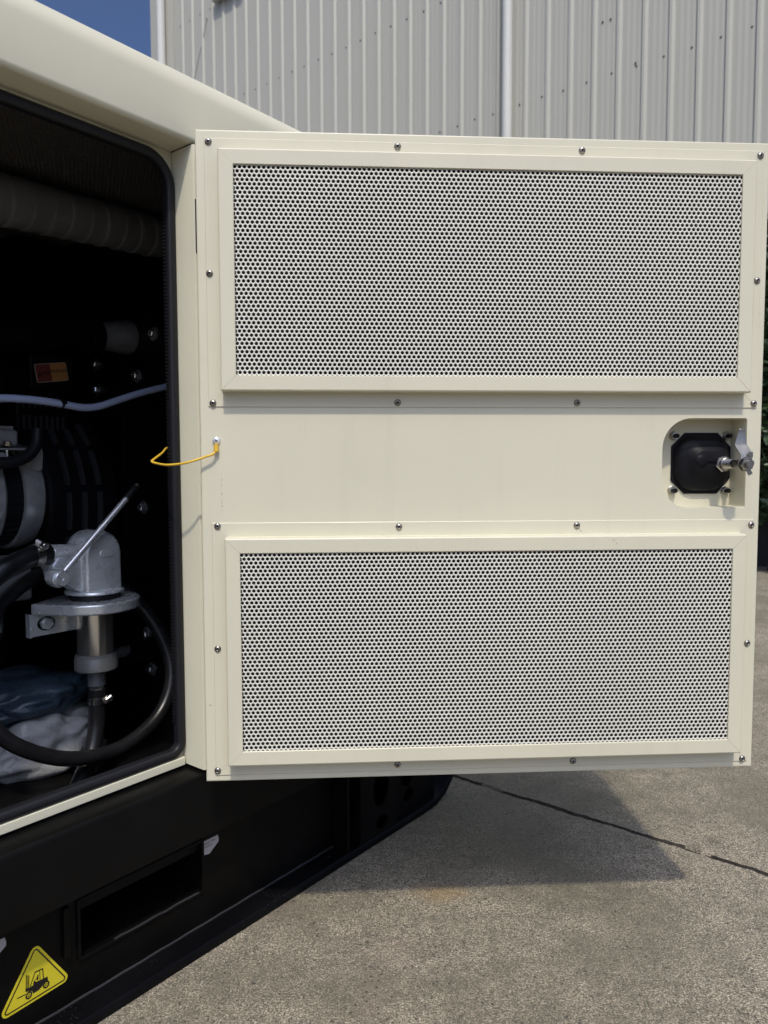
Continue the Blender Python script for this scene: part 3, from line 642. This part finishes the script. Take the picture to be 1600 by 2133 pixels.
def clamp(name, parent, c, axis, r, screw_dir):
    ax = Vector(axis).normalized(); s_ = Vector(screw_dir).normalized(); c = Vector(c)
    b = MB(); b.lathe([(r, -.0085), (r+.0014, -.0085), (r+.0014, .0085), (r, .0085)], c, ax, 28); o = b.build(name, 'steel', parent, 40)
    t_ = ax.cross(s_); p0 = c+s_*(r+.004)
    b = MB(); pr = []
    for k in range(8): pr += [(.0050, k*.0026), (.0064, k*.0026+.0013)]
    b.lathe([(0, 0)]+pr+[(.0085, .0212), (.0085, .030), (.007, .0318), (0, .0318)], p0-t_*.012, t_, 12); b.build('clamp_screw', 'steel', o, 40)
h = gthing('discharge_hose', 'short thick black rubber hose clamped to the pump outlet at the frame edge', 'hose')
pth = smooth_path([(-.03, PY-.012, .716), (-.062, PY-.018, .715), (-.105, .478, .703), (-.15, .475, .682), (-.25, .48, .60)], 10)
b = MB(); b.tube(pth, .0232, 18); b.build('hose_body', 'hose_rubber', h, 60)
clamp('hose_clamp', h, (-.0575, PY-.0165, .7155), (1, .1, 0), .0237, (.25, -.3, 1))
h = gthing('coiled_hose', 'black rubber hose coiled in a big ring around the pump barrel', 'hose')
cc = [(-.145, .50, .553), (-.104, .56, .602), (-.025, .585, .648), (.045, .59, .668), (.115, .575, .657), (.195, .53, .590), (.247, .485, .492), (.258, .455, .392), (.212, .44, .308), (.112, .43, .262), (.006, .43, .264), (-.08, .44, .295), (-.157, .455, .357), (-.19, .475, .451), (-.15, .50, .545)]
b = MB(); b.tube(smooth_path(cc, 12), .0164, 16); b.build('hose_body', 'hose_rubber', h, 60)
h = gthing('suction_hose', 'black rubber hose clamped under the pump barrel running down to the floor', 'hose')
b = MB(); b.tube(smooth_path([(pc, PY, .388), (pc-.001, PY, .36), (.079, .498, .30), (.055, .485, .24), (.003, .455, .19), (-.04, .43, .155)], 10), .0195, 18); b.build('hose_body', 'hose_rubber', h, 60)
clamp('hose_clamp', h, (pc, PY, .362), (0, 0, 1), .0205, (.55, -.8, 0))

h = gthing('coolant_hose', 'milky blue translucent hose sagging across the dark opening', 'hose')
wp = smooth_path([(-.36, .56, 1.01), (-.22, .54, 1.035), (-.125, .525, 1.048), (-.044, .52, 1.050), (.02, .52, 1.046), (.077, .52, 1.040), (.12, .52, 1.045), (.163, .52, 1.060), (.235, .52, 1.085), (.322, .52, 1.11)], 10)
b = MB(); b.tube(wp, .0085, 14); b.build('hose_body', 'milky_hose', h, 60)
b = MB(); c0 = Vector((.03, .52, 1.0445)); b.lathe([(.0088, -.002), (.0102, -.002), (.0102, .002), (.0088, .002)], c0, (1, 0, -.1), 18); b.box((.026, .506, 1.044), (.035, .513, 1.051)); b.cyl((.03, .509, 1.047), (.012, .505, 1.058), .0015, 6); b.build('cable_tie', 'black_plastic', h, 40)

ex = gthing('exhaust_pipe', 'fat dark exhaust pipe wrapped in overlapping heat tape under the ceiling', 'pipe')
pa = Vector((-.30, .53, 1.455)); pe = Vector((.318, .548, 1.479)); dirv = (pe-pa).normalized(); L = (pe-pa).length; nseg = 14
for k in range(nseg):
    a = pa+dirv*(L*k/nseg); r0 = .056-.007*k/nseg; h_ = L/nseg
    b = MB(); tilt = Vector((dirv.x, dirv.y, dirv.z)); tilt += Vector((0, random.uniform(-.05, .05), random.uniform(.02, .12))); 
    b.lathe([(r0*.94, -.004), (r0*.985, -.002), (r0*1.012, .0008), (r0*1.008, .006), (r0*.985, h_*.6), (r0*.975, h_+.004)], a, tilt, 30); b.build('wrap_turn', 'pipe_wrap', ex, 60)
b = MB(); b.cyl(pa-dirv*.9, pa+dirv*.01, .054, 24); b.build('far_run', 'pipe_wrap', ex, 40)

tb = gthing('radiator_pipe', 'dark coolant pipe with a bare grey metal collar below the exhaust pipe', 'pipe')
b = MB(); b.tube(smooth_path([(-.6, .75, 1.16), (-.2, .71, 1.19), (0, .70, 1.212), (.12, .70, 1.23), (.232, .70, 1.241)], 8), .040, 22); b.build('pipe_body', 'black_inside', tb, 60)
b = MB(); b.lathe([(.041, 0), (.0445, .002), (.0445, .014), (.041, .016)], (.196, .70, 1.2365), (1, 0, .09), 24); b.build('band', 'black_plastic', tb, 40)
t = NT('dull_metal'); t.set(t.ramp(t.noise(20, 4), [(.3, (.30, .30, .305)), (.8, (.46, .46, .465))]), .38, .5, t.bump(t.noise(18, 3), .4, .004))
b = MB(); b.lathe([(.034, 0), (.035, .01), (.0445, .075), (.044, .089)], (.2335, .70, 1.2415), (1, 0, .08), 30); b.build('collar', 'dull_metal', tb, 60)

# engine, far behind in the dark
t = NT('louvre_black'); t.set((.045, .045, .048), .28)
eng = gthing('fan_shroud', 'black slotted fan shroud beside the pump in the dark interior', 'shroud')
b = MB(); n = 40; y_c, z_c = 1.0, .80; Rr = .27
def arcp(x, r, a): return (x, y_c-r*math.cos(a), z_c+r*math.sin(a))
A = [R(-75+150*i/n) for i in range(n+1)]
b.loft([[arcp(x, r, a) for a in A] for x, r in ((.085, .235), (.10, .262), (.118, .27), (.27, .27), (.30, .262))], closed=False); b.build('shroud_skin', 'black_plastic', eng, 50)
for i in range(3):
    for a0, a1 in ((36, 52), (12, 32), (-12, 8), (-36, -16)):
        x = .158+i*.043; m = 6
        b = MB(); lo = []
        for k in range(m+1):
            a = R(a0+(a1-a0)*k/m); lo.append([arcp(x-.010, Rr+.0005, a), arcp(x-.006, Rr+.009, a), arcp(x+.0005, Rr+.0105, a), arcp(x+.0015, Rr+.0005, a)])
        b.loft(lo, True, True, True); b.build('louvre', 'louvre_black', eng, 40)
gr = gthing('engine_casing', 'black engine casing with rows of slots behind the milky hose', 'engine')
b = MB(); b.box((-.9, .86, .3), (.05, 1.2, 1.0)); b.box((-.6, .83, 1.09), (.205, 1.2, 1.19)); b.build('block', 'black_inside', gr, 0, .01)
b = MB(); b.box((.068, .812, .985), (.206, .83, 1.19)); cs_ = b.build('slotted_plate', 'black_inside', gr, 0, .004)
t = NT('slot_grey'); t.set((.03, .03, .031), .6)
for r_, zz in ((0, 1.055), (1, 1.000)):
    for i in range(8):
        x = .082+i*.0148; b = MB(); b.prism(rrect(x, x+.0062, zz, zz+.036, .003, 4), lambda a, c, t: (a, t, c), .8085, .8118); b.build('slot', 'slot_grey', gr, 40)
# warning sticker on the casing
stk = MB(); stk.prism(rrect(-.0405, .0405, -.0225, .0225, .004, 4), lambda a, c, t: (a, t, c), -.001, 0); so_ = stk.build('warning_sticker', 'sticker_edge', gr, 0)
so_.location = (.1025, .6985, 1.1355); so_.rotation_euler = (0, R(-9), 0); so_['label'] = 'small red and orange warning sticker reading MUFFLER'
b = MB(); b.box((-.039, -.0015, -.021), (-.002, -.001, .021)); b.build('red_field', 'sticker_red', so_, 0)
b = MB(); b.box((-.002, -.0015, -.021), (.039, -.001, .021)); b.build('orange_field', 'sticker_orange', so_, 0)
b = MB(); b.add([(-.0355, -.0018, -.0085), (-.026, -.0018, -.0085), (-.0308, -.0018, .0045)], [(0, 1, 2)]); b.build('triangle', 'sign_black', so_, 0)
text_mesh('lettering', 'MUFFLER', 'sign_black', so_, .0105, (.0185, -.002, .002), (R(90), 0, 0)); text_mesh('lettering', 'HOT', 'sign_black', so_, .0105, (-.014, -.002, -.001), (R(90), 0, 0))
b = MB(); b.box((.05, .7, 1.09), (.16, .83, 1.178)); b.build('sticker_bracket', 'black_inside', gr, 0, .004)

alt = gthing('alternator', 'grey cast aluminium charging alternator at the left edge above the hose', 'alternator')
ax_, ay_ = gen_to_world(-.024, 0); alt.location = (ax_, ay_, 0)
ay, az = .72, .838
b = MB(); b.lathe([(0, -.25), (.10, -.25), (.118, -.22), (.126, -.12), (.126, -.042), (.120, -.036), (0, -.036)], (0, ay, az), (1, 0, 0), 44); b.build('rear_housing', 'aluminium', alt, 40)
for i in range(26):
    a = 2*math.pi*i/26; b = MB(); b.box((-.21, -.0025, .120), (-.05, .0025, .1295)); o_ = b.build('housing_rib', 'aluminium', alt, 0, .001); o_.location = (0, ay, az); o_.rotation_euler = (a, 0, 0)
b = MB()
b.lathe([(.116, -.036), (.116, .004)], (0, ay, az), (1, 0, 0), 44)
for i in range(44):
    a = 2*math.pi*i/44; c = Vector((-.016, ay+.117*math.cos(a), az+.117*math.sin(a))); b.box((-.034, c.y-.0018, c.z-.0018), (.003, c.y+.0018, c.z+.0018))
b.build('stator', 'black_plastic', alt, 0)
b = MB(); b.lathe([(.118, .002), (.127, .004), (.128, .02), (.121, .05), (.10, .064), (.04, .07), (0, .07)], (0, ay, az), (1, 0, 0), 44); b.build('front_bracket', 'aluminium', alt, 40)
b = MB(); b.box((.008, ay-.105, az+.075), (.055, ay-.055, az+.105)); b.build('lug', 'aluminium', alt, 0, .006)
b = MB(); b.box((-.24, ay-.125, az+.07), (-.036, ay-.06, az+.10)); b.build('lug', 'aluminium', alt, 0, .006)
b = MB(); b.cyl((-.04, ay-.10, az+.088), (.012, ay-.10, az+.088), .003, 8); b.build('through_bolt', 'steel', alt)
b = MB(); b.lathe([(.06, -.012), (.085, -.012), (.088, 0), (.085, .0)], (-.13, ay-.127, az), (0, -1, 0), 30); b.lathe([(0, .004), (.058, .004), (.062, 0)], (-.13, ay-.127, az), (0, -1, 0), 30); b.build('end_cover', 'aluminium', alt, 40)
b = MB(); b.box((-.16, .60, .95), (-.006, .70, .988)); reg = b.build('regulator', 'dull_metal', alt, 0, .008, 3)
for i in range(5):
    b = MB(); b.box((-.16, .612+i*.017, .988), (-.012, .619+i*.017, .996)); b.build('fin', 'dull_metal', alt, 0, .001)
t = NT('bracket_grey'); t.set((.33, .33, .31), .45, .3)
b = MB(); b.box((-.15, .588, .942), (.012, .69, .9465)); b.build('terminal_plate', 'bracket_grey', alt, 0, .001)
for x in (-.062, -.037):
    b = MB(); b.lathe([(.010, 0), (.010, .002), (.0075, .002), (.0075, .009), (0, .0095)], (x, .592, .953), (0, -.25, 1), 6); b.lathe([(.006, 0), (.006, -.004), (.004, -.004), (.004, -.018), (0, -.018)], (x, .592, .942), (0, 0, 1), 12); b.build('terminal', 'steel', alt)
b = MB(); b.prism([(.03, .925), (.05, .905), (.045, .945), (.04, .95)][:0] or [(.0, .915), (.036, .893), (.046, .898), (.049, .935), (.046, .952), (.04, .955), (.034, .932)], lambda a, c, t: (a, t, c), .60, .612); b.build('bracket_ear', 'bracket_grey', alt, 0, .002)
b = MB(); b.tube(smooth_path([(.03, .585, .99), (.022, .58, .955), (-.002, .575, .928), (-.04, .572, .915), (-.09, .575, .915), (-.16, .59, .925)], 8), .013, 12); b.build('battery_lead', 'rubber', alt, 60)
b = MB(); b.box((-.16, .60, .60), (.015, .68, .70)); b.build('foot', 'dull_metal', alt, 0, .008)
b = MB(); b.cyl((.06, ay, az), (.085, ay, az), .06, 30); b.build('pulley', 'black_plastic', alt)

bg1 = blob('plastic_bag', 'bag_clear', None, (.02, .66, .245), .155, .115, .085, .28, 3.1, -.06); g_at(bg1); tag(bg1, 'crumpled clear plastic bag lying on the enclosure floor', 'bag')
bg2 = blob('net_bag', 'bag_blue', None, (.0, .70, .355), .17, .12, .055, .25, 8.4, None); g_at(bg2); tag(bg2, 'folded dark blue net bag lying on top of the clear bag', 'bag')
tc = gthing('drain_valve', 'small dark drain fitting on the bulkhead right of the pump barrel', 'valve')
b = MB(); b.cyl((.19, .64, .415), (.321, .64, .43), .012, 12); b.lathe([(.016, 0), (.016, .012), (.012, .014)], (.23, .64, .42), (1, 0, .1), 6); b.build('stem', 'dull_metal', tc)
b = MB(); b.add([(.25, .635, .40), (.318, .635, .385), (.318, .635, .45), (.26, .635, .445)], [(0, 1, 2, 3)]); b.prism([(.25, .40), (.318, .385), (.318, .45), (.26, .445)], lambda a, c, t: (a, t, c), .62, .634); b.build('gusset', 'black_plastic', tc, 0, .002)

# ------------------------------------------------------------------ warehouse
wh = thing('warehouse', 'pale grey warehouse wall of ribbed steel cladding behind the door', 'building', loc=(GX, GY, 0), rz=GROT)
WX, WH = 6.36, 9.2
def panel_mesh(p):
    # profile runs along y; rib centred on y=0, pan to +y
    r = .0165; pr = [(-.034, 0), (-.012, -.022), (.012, -.022), (.021, 0)]
    a = .021; b_ = p-.034; w_ = (b_-a)/7
    for k in range(3): s0 = a+w_*(2*k+.75); pr += [(s0, 0), (s0+.006, -.0013), (s0+w_-.006, -.0013), (s0+w_, 0)]
    pr += [(p-.034, 0)]
    b = MB(); b.loft([[(x, y, z) for y, x in pr] for z in (.5, WH)], closed=False); return b.mesh('cladding_panel', 'cladding', 20)
PL, PR_ = .2333, .2468
ml, mr = panel_mesh(PL), panel_mesh(PR_)
k = 8.396
while k > 2.93: obj('cladding_panel', ml, wh, loc=(WX, k, 0)); k -= PL
k = 2.706
obj('cladding_panel', mr, wh, loc=(WX+.001, k, 0))
while k > -3.2: k -= PR_; obj('cladding_panel', mr, wh, loc=(WX, k, 0))
ye = k
b = MB(); b.box((WX+.004, ye, .0), (WX+6, 9.14, WH)); b.build('wall_core', 'cladding', wh, 0)
b = MB(); b.box((WX-.02, ye, .0), (WX+.003, 9.14, .5)); b.build('base_band', 'base_band', wh, 0)  # near-black band along the foot of the wall, behind the hedge
b = MB(); b.box((WX-.03, 8.60, .5), (WX+.02, 9.15, WH)); b.box((WX-.036, 8.95, .5), (WX-.031, 8.985, WH)); b.build('corner_trim', 'cladding', wh, 0, .004)
def downpipe(y, r):
    b = MB(); b.cyl((WX-.04-r, y, .2), (WX-.04-r, y, WH), r, 20); b.build('downpipe', 'trim_white', wh, 40)
downpipe(8.785, .062); downpipe(2.872, .052)
sb = MB(); sb.lathe([(.011, 0), (.011, .003), (.007, .003), (.007, .007), (0, .007)], (0, 0, 0), (-1, 0, 0), 8); smesh = sb.mesh('screw', 'screw_rust', 30)
for row in (4.66, 6.05, 7.445, 3.3):
    k = 8.396
    while k > 2.95:
        if not (5.5 < row < 6.5 and k > 7.2): obj('screw', smesh, wh, loc=(WX, k+.05+random.uniform(-.012, .012), row+(0 if row > 7 else (8.4-k)*.0)+random.uniform(-.008, .008)))
        k -= PL
    k = 2.706
    while k > -3:
        if row < 5.5: obj('screw', smesh, wh, loc=(WX, k+.064+random.uniform(-.008, .008), row+random.uniform(-.006, .006)))
        k -= PR_
for (y, z) in ((1.8797, 5.1745), (1.8012, 5.1731), (1.5512, 4.6853), (7.83, 7.33), (8.95, 6.9), (8.9, 6.93)): obj('screw', smesh, wh, loc=(WX-.003, y, z))
b = MB(); b.box((WX-.10, 7.0, 7.44), (WX-.03, 7.60, 7.60)); b.build('wall_vent', 'cladding', wh, 0, .01)
b = MB(); b.tube(smooth_path([(WX-.012, 7.81, 7.33), (WX-.012, 7.95, 7.0), (WX-.012, 8.12, 6.6), (WX-.012, 8.22, 6.35), (WX-.012, 8.225, 6.1)], 8), .003, 6); b.build('stray_wire', 'screw_rust', wh)
b = MB(); b.tube(smooth_path([(WX-.04, 8.96, 6.72), (WX-.04, 9.03, 6.78), (WX-.04, 9.09, 6.76), (WX-.04, 9.16, 6.66)], 6), .006, 6); b.build('stray_wire', 'screw_rust', wh)

# ------------------------------------------------------------------ hedge at the right
hd = thing('hedge', 'dark green leafy hedge at the right edge beside the warehouse', 'hedge', loc=(3.62, 5.95, 0), rz=GROT-R(90))
rng = random.Random(5); b = MB()
for i in range(9000):
    while True:
        p = Vector((rng.uniform(-.92, .92), rng.uniform(-.55, .55), rng.uniform(.42, 3.0)))
        e = (p.x/.9)**4+(p.y/.5)**4+((p.z-1.7)/1.35)**4
        if e < 1+.35*noise.noise(p*2.2) and e > .08: break
    s_ = rng.uniform(.035, .075); q = Euler((rng.uniform(-1.2, .6), rng.uniform(-.8, .8), rng.uniform(0, 6.28))).to_matrix()
    vs = [q @ (Vector(v)*s_)+p for v in ((0, -1, 0), (.45, -.3, .12), (.42, .35, .1), (0, 1, -.1), (-.42, .35, .1), (-.45, -.3, .12), (0, 0, -.05))]
    b.add(vs, [(0, 1, 6), (1, 2, 6), (2, 3, 6), (3, 4, 6), (4, 5, 6), (5, 0, 6)])
b.build('foliage', 'leaf', hd, 0)
for i in range(6):
    x = -.75+i*.3; b = MB(); b.tube([(x, 0, -.02), (x+.03, .02, .6), (x-.03, -.03, 1.3), (x+.05, .03, 2.2)], .03, 8, rad=lambda t: .035-.025*t); b.build('stem', 'bark', hd)
